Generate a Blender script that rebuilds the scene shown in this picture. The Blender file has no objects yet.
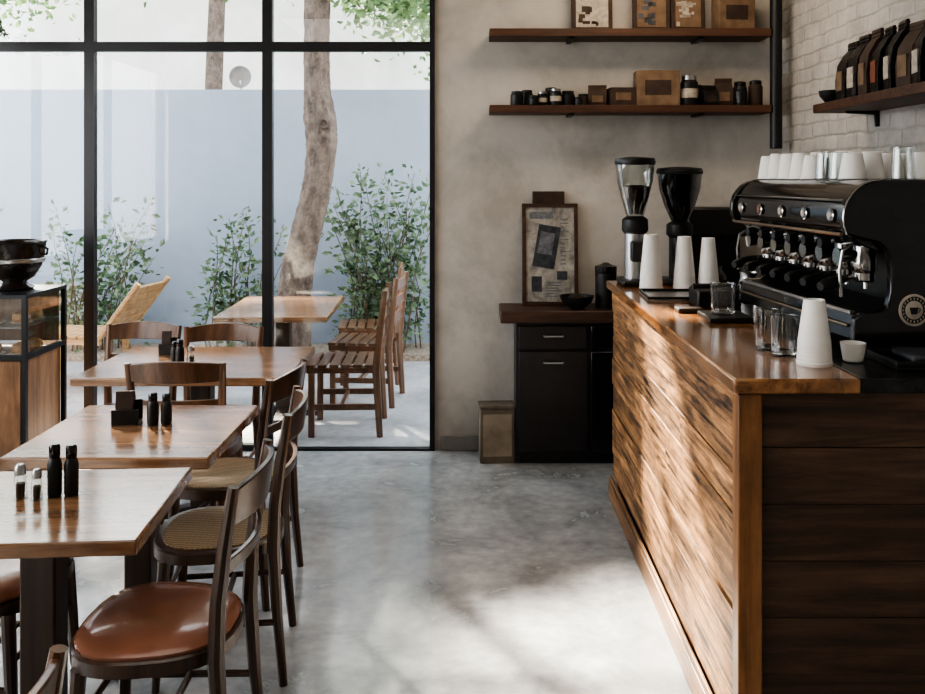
import bpy, bmesh, math, random
from mathutils import Vector, Matrix
random.seed(7)
S = bpy.context.scene
COL = S.collection

# ------------------------------------------------------------------ materials
def _new(name):
    m = bpy.data.materials.new(name); m.use_nodes = True
    nt = m.node_tree; b = nt.nodes.get('Principled BSDF')
    return m, nt.nodes, nt.links, b

def ramp(N, stops):
    r = N.new('ShaderNodeValToRGB'); e = r.color_ramp.elements
    while len(e) < len(stops): e.new(0.5)
    for i, (p, c) in enumerate(stops):
        e[i].position = p; e[i].color = (c[0], c[1], c[2], 1)
    return r

def mul(c, k): return (min(c[0]*k, 1), min(c[1]*k, 1), min(c[2]*k, 1))

def plain(name, col, rough=.5, metal=0., var=.12, scale=14, bump=0., coat=0., stretch=None, rgh=.5):
    m, N, L, b = _new(name)
    tc = N.new('ShaderNodeTexCoord'); n = N.new('ShaderNodeTexNoise')
    n.inputs['Scale'].default_value = scale; n.inputs['Detail'].default_value = 6; n.inputs['Roughness'].default_value = rgh
    if stretch:
        mp = N.new('ShaderNodeMapping'); mp.inputs['Scale'].default_value = stretch
        L.new(tc.outputs['Object'], mp.inputs['Vector']); L.new(mp.outputs[0], n.inputs['Vector'])
    else: L.new(tc.outputs['Object'], n.inputs['Vector'])
    r = ramp(N, [(.3, mul(col, 1-var)), (.7, mul(col, 1+var))])
    L.new(n.outputs['Fac'], r.inputs['Fac']); L.new(r.outputs['Color'], b.inputs['Base Color'])
    b.inputs['Roughness'].default_value = rough; b.inputs['Metallic'].default_value = metal
    b.inputs['Coat Weight'].default_value = coat
    if bump:
        bp = N.new('ShaderNodeBump'); bp.inputs['Strength'].default_value = bump; bp.inputs['Distance'].default_value = .02
        L.new(n.outputs['Fac'], bp.inputs['Height']); L.new(bp.outputs['Normal'], b.inputs['Normal'])
    return m

def wood(name, dark, light, axis='X', scale=1., rough=.35, bump=.15, island=0., mottle=0., coat=0., lo=.32, hi=.68, along=1.6, nr=.65, mscale=1.):
    m, N, L, b = _new(name)
    tc = N.new('ShaderNodeTexCoord'); mp = N.new('ShaderNodeMapping')
    geo = N.new('ShaderNodeNewGeometry')
    sc = [22*scale]*3; sc['XYZ'.index(axis)] = along*scale
    mp.inputs['Scale'].default_value = sc
    L.new(tc.outputs['Object'], mp.inputs['Vector'])
    cx = None
    if island:
        cx = N.new('ShaderNodeCombineXYZ'); mm = N.new('ShaderNodeMath'); mm.operation = 'MULTIPLY'; mm.inputs[1].default_value = 37
        L.new(geo.outputs['Random Per Island'], mm.inputs[0])
        for i in range(3): L.new(mm.outputs[0], cx.inputs[i])
        L.new(cx.outputs[0], mp.inputs['Location'])
    n = N.new('ShaderNodeTexNoise'); n.inputs['Scale'].default_value = 1; n.inputs['Detail'].default_value = 10; n.inputs['Roughness'].default_value = nr
    n.inputs['Distortion'].default_value = .6
    L.new(mp.outputs['Vector'], n.inputs['Vector'])
    mid = tuple((dark[i]+light[i])/2 for i in range(3))
    r = ramp(N, [(lo, dark), (.5, mid), (hi, light)])
    L.new(n.outputs['Fac'], r.inputs['Fac']); col = r.outputs['Color']
    if mottle:
        n2 = N.new('ShaderNodeTexNoise'); n2.inputs['Scale'].default_value = 3.2*mscale; n2.inputs['Detail'].default_value = 8; n2.inputs['Roughness'].default_value = .7
        mp2 = N.new('ShaderNodeMapping'); s2 = [1.8]*3; s2['XYZ'.index(axis)] = .7; mp2.inputs['Scale'].default_value = s2
        if cx: L.new(cx.outputs[0], mp2.inputs['Location'])
        L.new(tc.outputs['Object'], mp2.inputs['Vector']); L.new(mp2.outputs[0], n2.inputs['Vector'])
        r2 = ramp(N, [(.38, (1-mottle,)*3), (.62, (1+mottle*.6,)*3)])
        L.new(n2.outputs['Fac'], r2.inputs['Fac'])
        x = N.new('ShaderNodeMixRGB'); x.blend_type = 'MULTIPLY'; x.inputs[0].default_value = 1
        L.new(col, x.inputs[1]); L.new(r2.outputs['Color'], x.inputs[2]); col = x.outputs[0]
    if island:
        mr = N.new('ShaderNodeMapRange'); mr.inputs['To Min'].default_value = 1-island; mr.inputs['To Max'].default_value = 1+island
        L.new(geo.outputs['Random Per Island'], mr.inputs['Value'])
        x = N.new('ShaderNodeMixRGB'); x.blend_type = 'MULTIPLY'; x.inputs[0].default_value = 1
        L.new(col, x.inputs[1]); L.new(mr.outputs[0], x.inputs[2]); col = x.outputs[0]
    L.new(col, b.inputs['Base Color'])
    b.inputs['Roughness'].default_value = rough; b.inputs['Coat Weight'].default_value = coat
    b.inputs['Coat Roughness'].default_value = .15
    bp = N.new('ShaderNodeBump'); bp.inputs['Strength'].default_value = bump; bp.inputs['Distance'].default_value = .004
    L.new(n.outputs['Fac'], bp.inputs['Height']); L.new(bp.outputs['Normal'], b.inputs['Normal'])
    return m

def concrete(name, c1, c2, c3, rough=(.18, .45), scale=1., bump=.05, fine=.12, fs=22, dist=.5, coat=0.):
    m, N, L, b = _new(name)
    tc = N.new('ShaderNodeTexCoord')
    a = N.new('ShaderNodeTexNoise'); a.inputs['Scale'].default_value = 1.3*scale; a.inputs['Detail'].default_value = 10; a.inputs['Roughness'].default_value = .66; a.inputs['Distortion'].default_value = dist
    f = N.new('ShaderNodeTexNoise'); f.inputs['Scale'].default_value = fs*scale; f.inputs['Detail'].default_value = 6
    L.new(tc.outputs['Object'], a.inputs['Vector']); L.new(tc.outputs['Object'], f.inputs['Vector'])
    r = ramp(N, [(.36, c1), (.5, c2), (.64, c3)]); L.new(a.outputs['Fac'], r.inputs['Fac'])
    r2 = ramp(N, [(.3, (1-fine,)*3), (.7, (1+fine,)*3)]); L.new(f.outputs['Fac'], r2.inputs['Fac'])
    x = N.new('ShaderNodeMixRGB'); x.blend_type = 'MULTIPLY'; x.inputs[0].default_value = 1
    L.new(r.outputs['Color'], x.inputs[1]); L.new(r2.outputs['Color'], x.inputs[2]); L.new(x.outputs[0], b.inputs['Base Color'])
    mr = N.new('ShaderNodeMapRange'); mr.inputs['From Min'].default_value = .3; mr.inputs['From Max'].default_value = .7
    mr.inputs['To Min'].default_value = rough[1]; mr.inputs['To Max'].default_value = rough[0]
    L.new(a.outputs['Fac'], mr.inputs['Value']); L.new(mr.outputs[0], b.inputs['Roughness'])
    b.inputs['Coat Weight'].default_value = coat; b.inputs['Coat Roughness'].default_value = .12
    bp = N.new('ShaderNodeBump'); bp.inputs['Strength'].default_value = bump; bp.inputs['Distance'].default_value = .01
    L.new(f.outputs['Fac'], bp.inputs['Height']); L.new(bp.outputs['Normal'], b.inputs['Normal'])
    return m

def brick_mat(name):
    m, N, L, b = _new(name)
    tc = N.new('ShaderNodeTexCoord'); sp = N.new('ShaderNodeSeparateXYZ'); cb = N.new('ShaderNodeCombineXYZ')
    nz = N.new('ShaderNodeTexNoise'); nz.inputs['Scale'].default_value = 7; nz.inputs['Detail'].default_value = 8; nz.inputs['Roughness'].default_value = .65
    L.new(tc.outputs['Object'], nz.inputs['Vector'])
    ds = N.new('ShaderNodeMixRGB'); ds.blend_type = 'ADD'; ds.inputs[0].default_value = .05
    L.new(tc.outputs['Object'], ds.inputs[1]); L.new(nz.outputs['Color'], ds.inputs[2])
    L.new(ds.outputs[0], sp.inputs[0]); L.new(sp.outputs[1], cb.inputs[0]); L.new(sp.outputs[2], cb.inputs[1])
    bt = N.new('ShaderNodeTexBrick'); bt.inputs['Scale'].default_value = 1; bt.inputs['Brick Width'].default_value = .23; bt.inputs['Row Height'].default_value = .078
    bt.inputs['Mortar Size'].default_value = .012; bt.inputs['Mortar Smooth'].default_value = 1.
    bt.inputs['Color1'].default_value = (.50, .475, .44, 1); bt.inputs['Color2'].default_value = (.45, .425, .39, 1); bt.inputs['Mortar'].default_value = (.42, .395, .36, 1)
    L.new(cb.outputs[0], bt.inputs['Vector'])
    r = ramp(N, [(.3, (.74,)*3), (.7, (1.12,)*3)]); L.new(nz.outputs['Fac'], r.inputs['Fac'])
    x = N.new('ShaderNodeMixRGB'); x.blend_type = 'MULTIPLY'; x.inputs[0].default_value = 1
    L.new(bt.outputs['Color'], x.inputs[1]); L.new(r.outputs['Color'], x.inputs[2]); L.new(x.outputs[0], b.inputs['Base Color'])
    b.inputs['Roughness'].default_value = .65
    bp = N.new('ShaderNodeBump'); bp.inputs['Strength'].default_value = .5; bp.inputs['Distance'].default_value = .010; bp.invert = True
    ad = N.new('ShaderNodeMath'); ad.operation = 'MULTIPLY_ADD'; ad.inputs[1].default_value = -1.7
    L.new(nz.outputs['Fac'], ad.inputs[0]); L.new(bt.outputs['Fac'], ad.inputs[2])
    L.new(ad.outputs[0], bp.inputs['Height']); L.new(bp.outputs['Normal'], b.inputs['Normal'])
    return m

def window_glass(name, k=.04):
    m = bpy.data.materials.new(name); m.use_nodes = True; N = m.node_tree.nodes; L = m.node_tree.links
    N.clear(); o = N.new('ShaderNodeOutputMaterial'); t = N.new('ShaderNodeBsdfTransparent'); g = N.new('ShaderNodeBsdfGlossy')
    t.inputs[0].default_value = (.97, .98, .98, 1); g.inputs['Roughness'].default_value = .02
    mx = N.new('ShaderNodeMixShader'); mx.inputs[0].default_value = k
    L.new(t.outputs[0], mx.inputs[1]); L.new(g.outputs[0], mx.inputs[2]); L.new(mx.outputs[0], o.inputs[0])
    return m

def glassware(name, tint=(.95, .97, .97), alpha=.3):
    m = bpy.data.materials.new(name); m.use_nodes = True; N = m.node_tree.nodes; L = m.node_tree.links
    N.clear(); o = N.new('ShaderNodeOutputMaterial'); t = N.new('ShaderNodeBsdfTransparent'); g = N.new('ShaderNodeBsdfGlossy')
    t.inputs[0].default_value = (*tint, 1); g.inputs['Roughness'].default_value = .04
    lw = N.new('ShaderNodeLayerWeight'); lw.inputs['Blend'].default_value = alpha
    mx = N.new('ShaderNodeMixShader'); L.new(lw.outputs['Facing'], mx.inputs[0])
    L.new(t.outputs[0], mx.inputs[1]); L.new(g.outputs[0], mx.inputs[2]); L.new(mx.outputs[0], o.inputs[0])
    return m

def realglass(name):
    m, N, L, b = _new(name)
    b.inputs['Base Color'].default_value = (.97, .98, .98, 1); b.inputs['Roughness'].default_value = .02
    b.inputs['Transmission Weight'].default_value = 1; b.inputs['IOR'].default_value = 1.45
    return m

def weave(name, c1, c2):
    m, N, L, b = _new(name)
    tc = N.new('ShaderNodeTexCoord'); ch = N.new('ShaderNodeTexChecker'); ch.inputs['Scale'].default_value = 120
    wv = N.new('ShaderNodeTexWave'); wv.inputs['Scale'].default_value = 20; wv.bands_direction = 'X'; wv.inputs['Distortion'].default_value = 2.5
    ch.inputs['Color1'].default_value = (*c1, 1); ch.inputs['Color2'].default_value = (*c2, 1)
    L.new(tc.outputs['Object'], ch.inputs['Vector']); L.new(tc.outputs['Object'], wv.inputs['Vector'])
    r = ramp(N, [(.1, (.45,)*3), (.5, (1,)*3)]); L.new(wv.outputs['Fac'], r.inputs['Fac'])
    x = N.new('ShaderNodeMixRGB'); x.blend_type = 'MULTIPLY'; x.inputs[0].default_value = 1
    L.new(ch.outputs['Color'], x.inputs[1]); L.new(r.outputs[0], x.inputs[2]); L.new(x.outputs[0], b.inputs['Base Color'])
    b.inputs['Roughness'].default_value = .6
    bp = N.new('ShaderNodeBump'); bp.inputs['Strength'].default_value = .5; bp.inputs['Distance'].default_value = .004
    L.new(wv.outputs['Fac'], bp.inputs['Height']); L.new(bp.outputs['Normal'], b.inputs['Normal'])
    return m

def leafmat(name, c1, c2):
    m, N, L, b = _new(name)
    g = N.new('ShaderNodeNewGeometry'); r = ramp(N, [(0, c1), (1, c2)])
    L.new(g.outputs['Random Per Island'], r.inputs['Fac']); L.new(r.outputs[0], b.inputs['Base Color'])
    b.inputs['Roughness'].default_value = .5
    tr = N.new('ShaderNodeBsdfTranslucent'); L.new(r.outputs[0], tr.inputs[0])
    mx = N.new('ShaderNodeMixShader'); mx.inputs[0].default_value = .3
    o = [n for n in N if n.type == 'OUTPUT_MATERIAL'][0]
    L.new(b.outputs[0], mx.inputs[1]); L.new(tr.outputs[0], mx.inputs[2]); L.new(mx.outputs[0], o.inputs[0])
    return m

M = {}
M['floor'] = concrete('polished_concrete', (.25, .262, .275), (.36, .375, .39), (.46, .476, .49), rough=(.12, .32), scale=1.9, fs=10, coat=.4)
M['patio'] = concrete('patio_concrete', (.2, .2, .205), (.27, .27, .275), (.33, .33, .33), rough=(.6, .8))
M['plaster'] = concrete('plaster_cream', (.37, .35, .315), (.49, .467, .43), (.54, .515, .478), rough=(.75, .9), scale=.8, bump=.05, fine=.03, dist=.4)
M['ceil'] = plain('ceiling_paint', (.34, .32, .295), .9, scale=3)
M['brick'] = brick_mat('white_painted_brick')
M['gwall'] = concrete('blue_grey_render', (.235, .275, .34), (.255, .295, .36), (.275, .315, .38), rough=(.8, .9), scale=.4, fine=.02, dist=0)
M['pale'] = concrete('pale_render', (.55, .54, .51), (.63, .62, .59), (.7, .69, .66), rough=(.8, .9), scale=.5, fine=.03)
M['skirt'] = plain('grey_skirting', (.22, .21, .2), .7)
M['black'] = plain('black_metal_frame', (.012, .012, .014), .4)
M['glass'] = window_glass('window_glass')
M['caseglass'] = window_glass('case_glass', .16)
M['tumbler'] = glassware('clear_plastic', alpha=.4)
M['crystal'] = realglass('clear_glass')
M['smoke'] = glassware('smoked_plastic', (.2, .19, .19), .25)
M['tabletop'] = wood('table_wood', (.14, .068, .034), (.37, .21, .115), 'X', 1., .17, .06, mottle=.25, coat=.5)
M['tableedge'] = wood('dark_pedestal_wood', (.02, .012, .009), (.06, .035, .022), 'Z', 1, .4)
M['walnut'] = wood('walnut_chair', (.024, .013, .009), (.08, .041, .024), 'Z', 1, .3, .05, coat=.25)
M['walnut2'] = wood('brown_chair', (.06, .029, .016), (.19, .095, .05), 'Z', 1, .3, .05, coat=.25)
M['leather'] = plain('brown_leather', (.27, .12, .075), .24, var=.12, scale=9, bump=.02, coat=.4)
M['rattan'] = weave('woven_rattan', (.42, .31, .19), (.31, .215, .13))
M['side'] = wood('reclaimed_plank', (.024, .010, .005), (.58, .30, .13), 'Y', 1.8, .5, 1., island=.36, mottle=.62, lo=.385, hi=.635, along=1.25, nr=.77, mscale=1.25)
M['front'] = wood('dark_plank', (.035, .020, .013), (.14, .078, .047), 'X', 1., .45, .3, island=.25, mottle=.3)
M['trimwood'] = wood('honey_trim_wood', (.14, .06, .024), (.38, .18, .075), 'Z', .8, .35, .1, mottle=.3)
M['trimy'] = wood('honey_skirt_wood', (.12, .058, .028), (.38, .21, .105), 'Y', .8, .4, .1, mottle=.4)
M['top'] = wood('counter_top_wood', (.14, .057, .022), (.45, .215, .085), 'Y', .8, .12, .05, mottle=.35, coat=.6)
M['stone'] = plain('dark_stone_top', (.02, .018, .017), .25, var=.4, scale=30)
M['shelf'] = wood('shelf_wood', (.035, .015, .009), (.11, .05, .027), 'X', 1, .5, .1)
M['slab'] = wood('slab_wood', (.03, .016, .011), (.10, .052, .032), 'X', 1, .4, .1)
M['cab'] = plain('black_cabinet', (.014, .014, .016), .35, var=.3)
M['machine'] = plain('gloss_black_enamel', (.008, .008, .009), .16, var=.2, coat=.4)
M['chrome'] = plain('dark_chrome', (.42, .41, .40), .16, 1., var=.05)
M['steel'] = plain('brushed_steel', (.42, .42, .42), .3, 1., var=.1)
M['dsteel'] = plain('dark_steel', (.14, .14, .14), .3, 1., var=.1)
M['bronze'] = plain('bronze_trim', (.24, .18, .13), .3, 1., var=.1)
M['rubber'] = plain('black_plastic', (.013, .013, .013), .4)
M['urn'] = plain('dark_glazed_urn', (.02, .014, .011), .2, var=.4)
M['white'] = plain('white_cup', (.8, .775, .74), .45, var=.04)
M['cream'] = plain('cream_label', (.38, .34, .285), .6, var=.25, scale=50)
M['tanring'] = plain('pale_badge', (.46, .41, .35), .5, var=.15, scale=50)
M['kraft'] = plain('kraft_card', (.17, .112, .07), .75, var=.3)
M['kraftd'] = plain('dark_kraft', (.05, .03, .02), .7, var=.3)
M['bagblk'] = plain('black_foil_bag', (.014, .013, .013), .28, var=.3, bump=.5, scale=22)
M['redlab'] = plain('russet_label', (.2, .07, .04), .6)
M['beans'] = plain('coffee_beans', (.03, .015, .008), .5, var=.6, scale=120, bump=.4)
M['paper'] = concrete('poster_paper', (.15, .145, .135), (.30, .28, .25), (.42, .39, .35), rough=(.5, .6), scale=9)
M['ink'] = plain('poster_ink', (.045, .05, .06), .5, var=.5, scale=30)
M['grey'] = plain('poster_grey', (.15, .155, .17), .5, var=.4, scale=40)
M['tan'] = plain('tan_metal_box', (.15, .125, .095), .6, var=.35, scale=8)
M['tanface'] = plain('tan_plate', (.30, .255, .2), .6, var=.3, scale=8)
M['soil'] = plain('gravel_soil', (.22, .18, .14), .95, var=.5, scale=40, bump=.3)
M['bark'] = plain('tree_bark', (.13, .10, .083), .95, var=.85, scale=11, bump=1., stretch=(1., 1., .7), rgh=.85)
M['stem'] = plain('shrub_stem', (.1, .07, .045), .8)
M['leaf'] = leafmat('shrub_leaf', (.04, .085, .04), (.19, .265, .15))
M['leaf2'] = leafmat('canopy_leaf', (.05, .10, .035), (.2, .29, .12))
M['orange'] = wood('orange_teak', (.24, .13, .05), (.48, .30, .15), 'X', 1, .5)
M['casewood'] = wood('case_wood', (.15, .075, .04), (.36, .2, .105), 'Z', .8, .35, .1, mottle=.3)
M['pastry'] = plain('baked_pastry', (.4, .22, .09), .6, var=.4, scale=25, bump=.2)

# ------------------------------------------------------------------ builder
class B:
    def __init__(s): s.bm = bmesh.new(); s.mi = 0
    def _f(s, vs):
        try:
            f = s.bm.faces.new(vs); f.material_index = s.mi; return f
        except ValueError: return None
    def box(s, x0, x1, y0, y1, z0, z1, R=None):
        c = Vector(((x0+x1)/2, (y0+y1)/2, (z0+z1)/2)); v = []
        for x in (x0, x1):
            for y in (y0, y1):
                for z in (z0, z1):
                    p = Vector((x, y, z))
                    if R is not None: p = R @ (p-c) + c
                    v.append(s.bm.verts.new(p))
        for q in ((0, 1, 3, 2), (4, 6, 7, 5), (0, 4, 5, 1), (2, 3, 7, 6), (0, 2, 6, 4), (1, 5, 7, 3)): s._f([v[i] for i in q])
        return s
    def loft(s, rings, cap=True, close=False):
        rs = [[s.bm.verts.new(p) for p in r] for r in rings]; n = len(rs[0])
        for a, b in zip(rs, rs[1:]+([rs[0]] if close else [])):
            for i in range(n): s._f([a[i], a[(i+1) % n], b[(i+1) % n], b[i]])
        if cap and not close: s._f(rs[0][::-1]); s._f(rs[-1])
        return s
    def lathe(s, prof, c=(0, 0, 0), seg=24, R=None, cap=True):
        c = Vector(c); rings = []
        for r, z in prof:
            r = max(r, .0004); ring = []
            for i in range(seg):
                a = 2*math.pi*i/seg; p = Vector((r*math.cos(a), r*math.sin(a), z))
                if R is not None: p = R @ p
                ring.append(c+p)
            rings.append(ring)
        return s.loft(rings, cap)
    def tube(s, pts, r, seg=8, flat=1.):
        pts = [Vector(p) for p in pts]; n = len(pts); rad = r if isinstance(r, (list, tuple)) else [r]*n
        rings = []; up = None
        for i, p in enumerate(pts):
            t = (pts[min(i+1, n-1)]-pts[max(i-1, 0)]).normalized()
            if up is None: up = Vector((0, 0, 1)) if abs(t.z) < .9 else Vector((1, 0, 0))
            u = (up-t*up.dot(t)).normalized(); w = t.cross(u); up = u
            rings.append([p+(u*math.cos(2*math.pi*k/seg)*flat+w*math.sin(2*math.pi*k/seg))*rad[i] for k in range(seg)])
        return s.loft(rings)
    def prism(s, poly, axis, a, b):
        def P(q, h):
            return Vector((h, q[0], q[1])) if axis == 'X' else (Vector((q[0], h, q[1])) if axis == 'Y' else Vector((q[0], q[1], h)))
        return s.loft([[P(q, a) for q in poly], [P(q, b) for q in poly]])
    def leaf(s, p, d, size):
        p = Vector(p); d = Vector(d).normalized(); q = Vector((random.gauss(0, 1), random.gauss(0, 1), random.gauss(0, 1)))
        w = d.cross(q).normalized()*size*.28; nn = d.cross(w).normalized()*size*.1
        a = s.bm.verts.new(p); b1 = s.bm.verts.new(p+d*size*.5+w+nn); c = s.bm.verts.new(p+d*size); e = s.bm.verts.new(p+d*size*.5-w+nn)
        s._f([a, b1, c]); s._f([a, c, e])
    def obj(s, name, mat, parent=None, loc=(0, 0, 0), rz=0, bevel=0, smooth=True, rot=None, nonorm=False):
        if not nonorm: bmesh.ops.recalc_face_normals(s.bm, faces=s.bm.faces)
        if smooth:
            for f in s.bm.faces: f.smooth = True
            for e in s.bm.edges:
                if len(e.link_faces) == 2 and e.calc_face_angle(0) > .6: e.smooth = False
        me = bpy.data.meshes.new(name); s.bm.to_mesh(me); s.bm.free()
        for mm in (mat if isinstance(mat, (list, tuple)) else [mat]): me.materials.append(M[mm])
        o = bpy.data.objects.new(name, me); COL.objects.link(o)
        o.location = loc; o.rotation_euler = rot if rot else (0, 0, rz)
        if parent: o.parent = parent
        if bevel:
            md = o.modifiers.new('bevel', 'BEVEL'); md.width = bevel; md.segments = 2; md.limit_method = 'ANGLE'; md.angle_limit = .6
        return o

def tag(o, label, cat, group=None):
    o['label'] = label; o['category'] = cat
    if group: o['group'] = group
    return o
def struct(o): o['kind'] = 'structure'; return o
def thing(name, label, cat, loc, rz=0, group=None, rot=None):
    o = bpy.data.objects.new(name, None); COL.objects.link(o); o.empty_display_size = .05
    o.location = loc; o.rotation_euler = rot if rot else (0, 0, rz)
    return tag(o, label, cat, group)
def dup(root, loc, rz=0, label=None, swap=None):
    n = root.copy(); COL.objects.link(n); n.location = loc; n.rotation_euler = (0, 0, rz)
    if label: n['label'] = label
    def rec(src, dst):
        for c in list(src.children):
            k = c.copy(); COL.objects.link(k); k.parent = dst
            if swap and k.data:
                k.data = k.data.copy(); k.data.materials[0] = M[swap]
            rec(c, k)
    rec(root, n)
    return n
rad = math.radians

# ------------------------------------------------------------------ room shell
YW = 5.4
struct(B().box(-3.6, 1.85, -1.5, 5.46, -.1, 0).obj('floor', 'floor', smooth=False))
struct(B().box(-3.8, 2.05, -1.7, 5.6, 3.2, 3.35).obj('ceiling', 'ceil', smooth=False))
struct(B().box(-.235, 1.85, YW, 5.6, 0, 3.2).obj('wall_back', 'plaster', smooth=False))
struct(B().box(1.85, 2.05, -1.7, 5.6, 0, 3.2).obj('wall_right', 'brick', smooth=False))
w = B(); w.box(-3.8, -3.6, -1.7, .2, 0, 3.2); w.box(-3.8, -3.6, 4.7, 5.6, 0, 3.2); w.box(-3.8, -3.6, .2, 4.7, 0, .9); w.box(-3.8, -3.6, .2, 4.7, 2.9, 3.2)
struct(w.obj('wall_left', 'plaster', smooth=False))
struct(B().box(-3.6, 1.85, -1.7, -1.5, 0, 3.2).obj('wall_front', 'plaster', smooth=False))
struct(B().box(-.2, .24, YW-.015, YW, 0, .085).obj('baseboard_back', 'skirt', bevel=.004))

def window(name, x0, x1, head=3.2, tr=2.416, t=.03, sill=.035):
    b = B(); y0, y1 = 5.375, 5.425
    b.box(x0, x0+t, y0, y1, 0, head); b.box(x1-t, x1, y0, y1, 0, head)
    b.box(x0+t, x1-t, y0, y1, 0, sill); b.box(x0+t, x1-t, y0, y1, head-.05, head); b.box(x0+t, x1-t, y0, y1, tr-.028, tr+.028)
    b.mi = 1
    b.box(x0+t, x1-t, 5.397, 5.403, sill, tr-.028); b.box(x0+t, x1-t, 5.397, 5.403, tr+.028, head-.05)
    return struct(b.obj(name, ['black', 'glass'], smooth=False))
window('window_1', -3.6, -2.30); window('window_2', -2.30, -1.236); window('window_3', -1.236, -.235, sill=.012)
b = B()
for y in (.2, 1.68, 3.16, 4.64): b.box(-3.73, -3.67, y, y+.06, .9, 2.9)
b.box(-3.73, -3.67, .26, 4.64, .9, .95); b.box(-3.73, -3.67, .26, 4.64, 2.85, 2.9)
struct(b.obj('window_4', 'black', smooth=False))

# ------------------------------------------------------------------ outdoors
struct(B().box(-16, 9, -8, 22, -.2, -.101).obj('ground', 'patio', smooth=False))
struct(B().box(-16, 3, 5.46, 8.0, -.1, 0).obj('floor_patio', 'patio', smooth=False))
struct(B().box(-16, 3, 8.0, 8.55, -.1, .06).obj('planting_bed', 'soil', smooth=False))  # soil bed for the shrubs along the garden wall
struct(B().box(-16, 3, 8.55, 8.75, -.1, 2.47).obj('wall_garden', 'gwall', smooth=False))
struct(B().box(-16, 8, 11.6, 11.9, -.1, 4.0).obj('wall_neighbour', 'pale', smooth=False))

def shrub(x, y, h, spread, stems, dens, label):
    t = thing('shrub', label, 'plant', (x, y, .06), group='shrubs along the garden wall')
    sb, lb = B(), B()
    for i in range(stems):
        bx = random.uniform(-spread*.6, spread*.6); by = random.uniform(-.12, .12); hh = h*random.uniform(.35, 1.0)
        lx = random.uniform(-.5, .5)*spread*1.6; pts = []
        for k in range(7):
            u = k/6; pts.append(Vector((bx+lx*u*u+random.uniform(-.025, .025), by+random.uniform(-.01, .01)-.08*u, hh*u)))
        sb.tube(pts, [.008*(1-.7*k/6) for k in range(7)], 5)
        for k in range(int(dens*hh)):
            u = random.uniform(.08, 1.0); j = min(int(u*6), 5); p = pts[j].lerp(pts[j+1], u*6-j)
            d = Vector((random.gauss(0, 1), random.gauss(0, .8), random.gauss(.3, .6))).normalized()
            o = d*random.uniform(0, .19*(1.2-.6*u)); q = p+o; q.y = min(q.y, .3)
            lb.leaf(q, d, random.uniform(.04, .09))
    sb.obj('stem', 'stem', t); l = lb.obj('leaves', 'leaf', t, smooth=False, nonorm=True); l['kind'] = 'stuff'
    return t
shrub(-.80, 8.2, 1.74, .52, 24, 78, 'tall leafy green shrub against blue-grey garden wall')
shrub(.26, 8.2, 1.0, .25, 9, 50, 'low green shrub beside the tall one by the garden wall')
shrub(-2.2, 8.2, 1.28, .48, 16, 58, 'airy green shrub between window frame and tree trunk')
shrub(-3.4, 8.2, 1.38, .58, 20, 58, 'wide leafy green shrub against blue-grey garden wall')
shrub(-4.5, 8.2, 1.55, .36, 10, 46, 'thin upright green shrub by the garden wall')

t = thing('tree', 'leaning tree with rough brown trunk and green canopy, with extra leaf clumps added for shade', 'tree', (-1.58, 7.6, 0))
path = [(0, 0, -.05, .20), (.02, 0, .25, .165), (.05, 0, .6, .14), (.09, 0, .9, .132), (.17, 0, 1.2, .125), (.235, 0, 1.44, .12), (.285, 0, 1.7, .118), (.305, 0, 1.95, .125), (.29, 0, 2.12, .132), (.26, 0, 2.35, .108), (.25, 0, 2.65, .103), (.25, 0, 3.14, .108), (.15, .05, 3.8, .10), (.0, .1, 4.6, .08)]
bb = B(); rings = []; NB = 40
for i in range(len(path)-1):
    for k in range(7):
        u = k/7; a0, a1 = path[i], path[i+1]; x, y, z, r = [a0[j]+(a1[j]-a0[j])*u for j in range(4)]
        ring = []
        for i_ in range(NB):
            a = 2*math.pi*i_/NB; rr = r*(1+.08*math.sin(3*a+z*2.3)+.05*math.sin(9*a+z*5+math.sin(z*11))+random.uniform(-.04, .04))
            ring.append(Vector((x+rr*math.cos(a), y+rr*math.sin(a), z)))
        rings.append(ring)
bb.loft(rings)
kr = Matrix.Rotation(rad(90), 3, 'X')
bb.obj('trunk', 'bark', t)
B().lathe([(.06, -.05), (.055, .015), (.035, .03), (.02, .01)], (.33, -.11, 2.08), 14, R=kr).obj('knot', 'bark', t)
bb = B()
br = [((.25, 0, 3.1), (.8, -.1, 3.5), (1.3, -.3, 3.4)), ((.2, 0, 3.5), (-.5, -.2, 3.7), (-1.3, -.3, 3.8)), ((0, .1, 4.4), (-.6, .4, 5), (-1.4, .2, 5.5)), ((.15, 0, 3.8), (.6, -.5, 4.4), (.9, -.9, 4.8)), ((0, .1, 4.5), (.2, .3, 5.2), (.1, .1, 5.8)), ((.2, 0, 3.4), (.4, .3, 3.7), (.9, .5, 3.6))]
for q in br: bb.tube(q, [.06, .04, .02], 7)
bb.obj('branch', 'bark', t)
lb = B()
def blob(c, r, n, s=(.07, .12)):
    for i in range(n):
        d = Vector((random.gauss(0, 1), random.gauss(0, 1), random.gauss(0, .7))); p = Vector(c)+d*r*.5
        lb.leaf(p, (random.gauss(0, 1), random.gauss(0, 1), random.gauss(-.3, .7)), random.uniform(*s))
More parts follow.
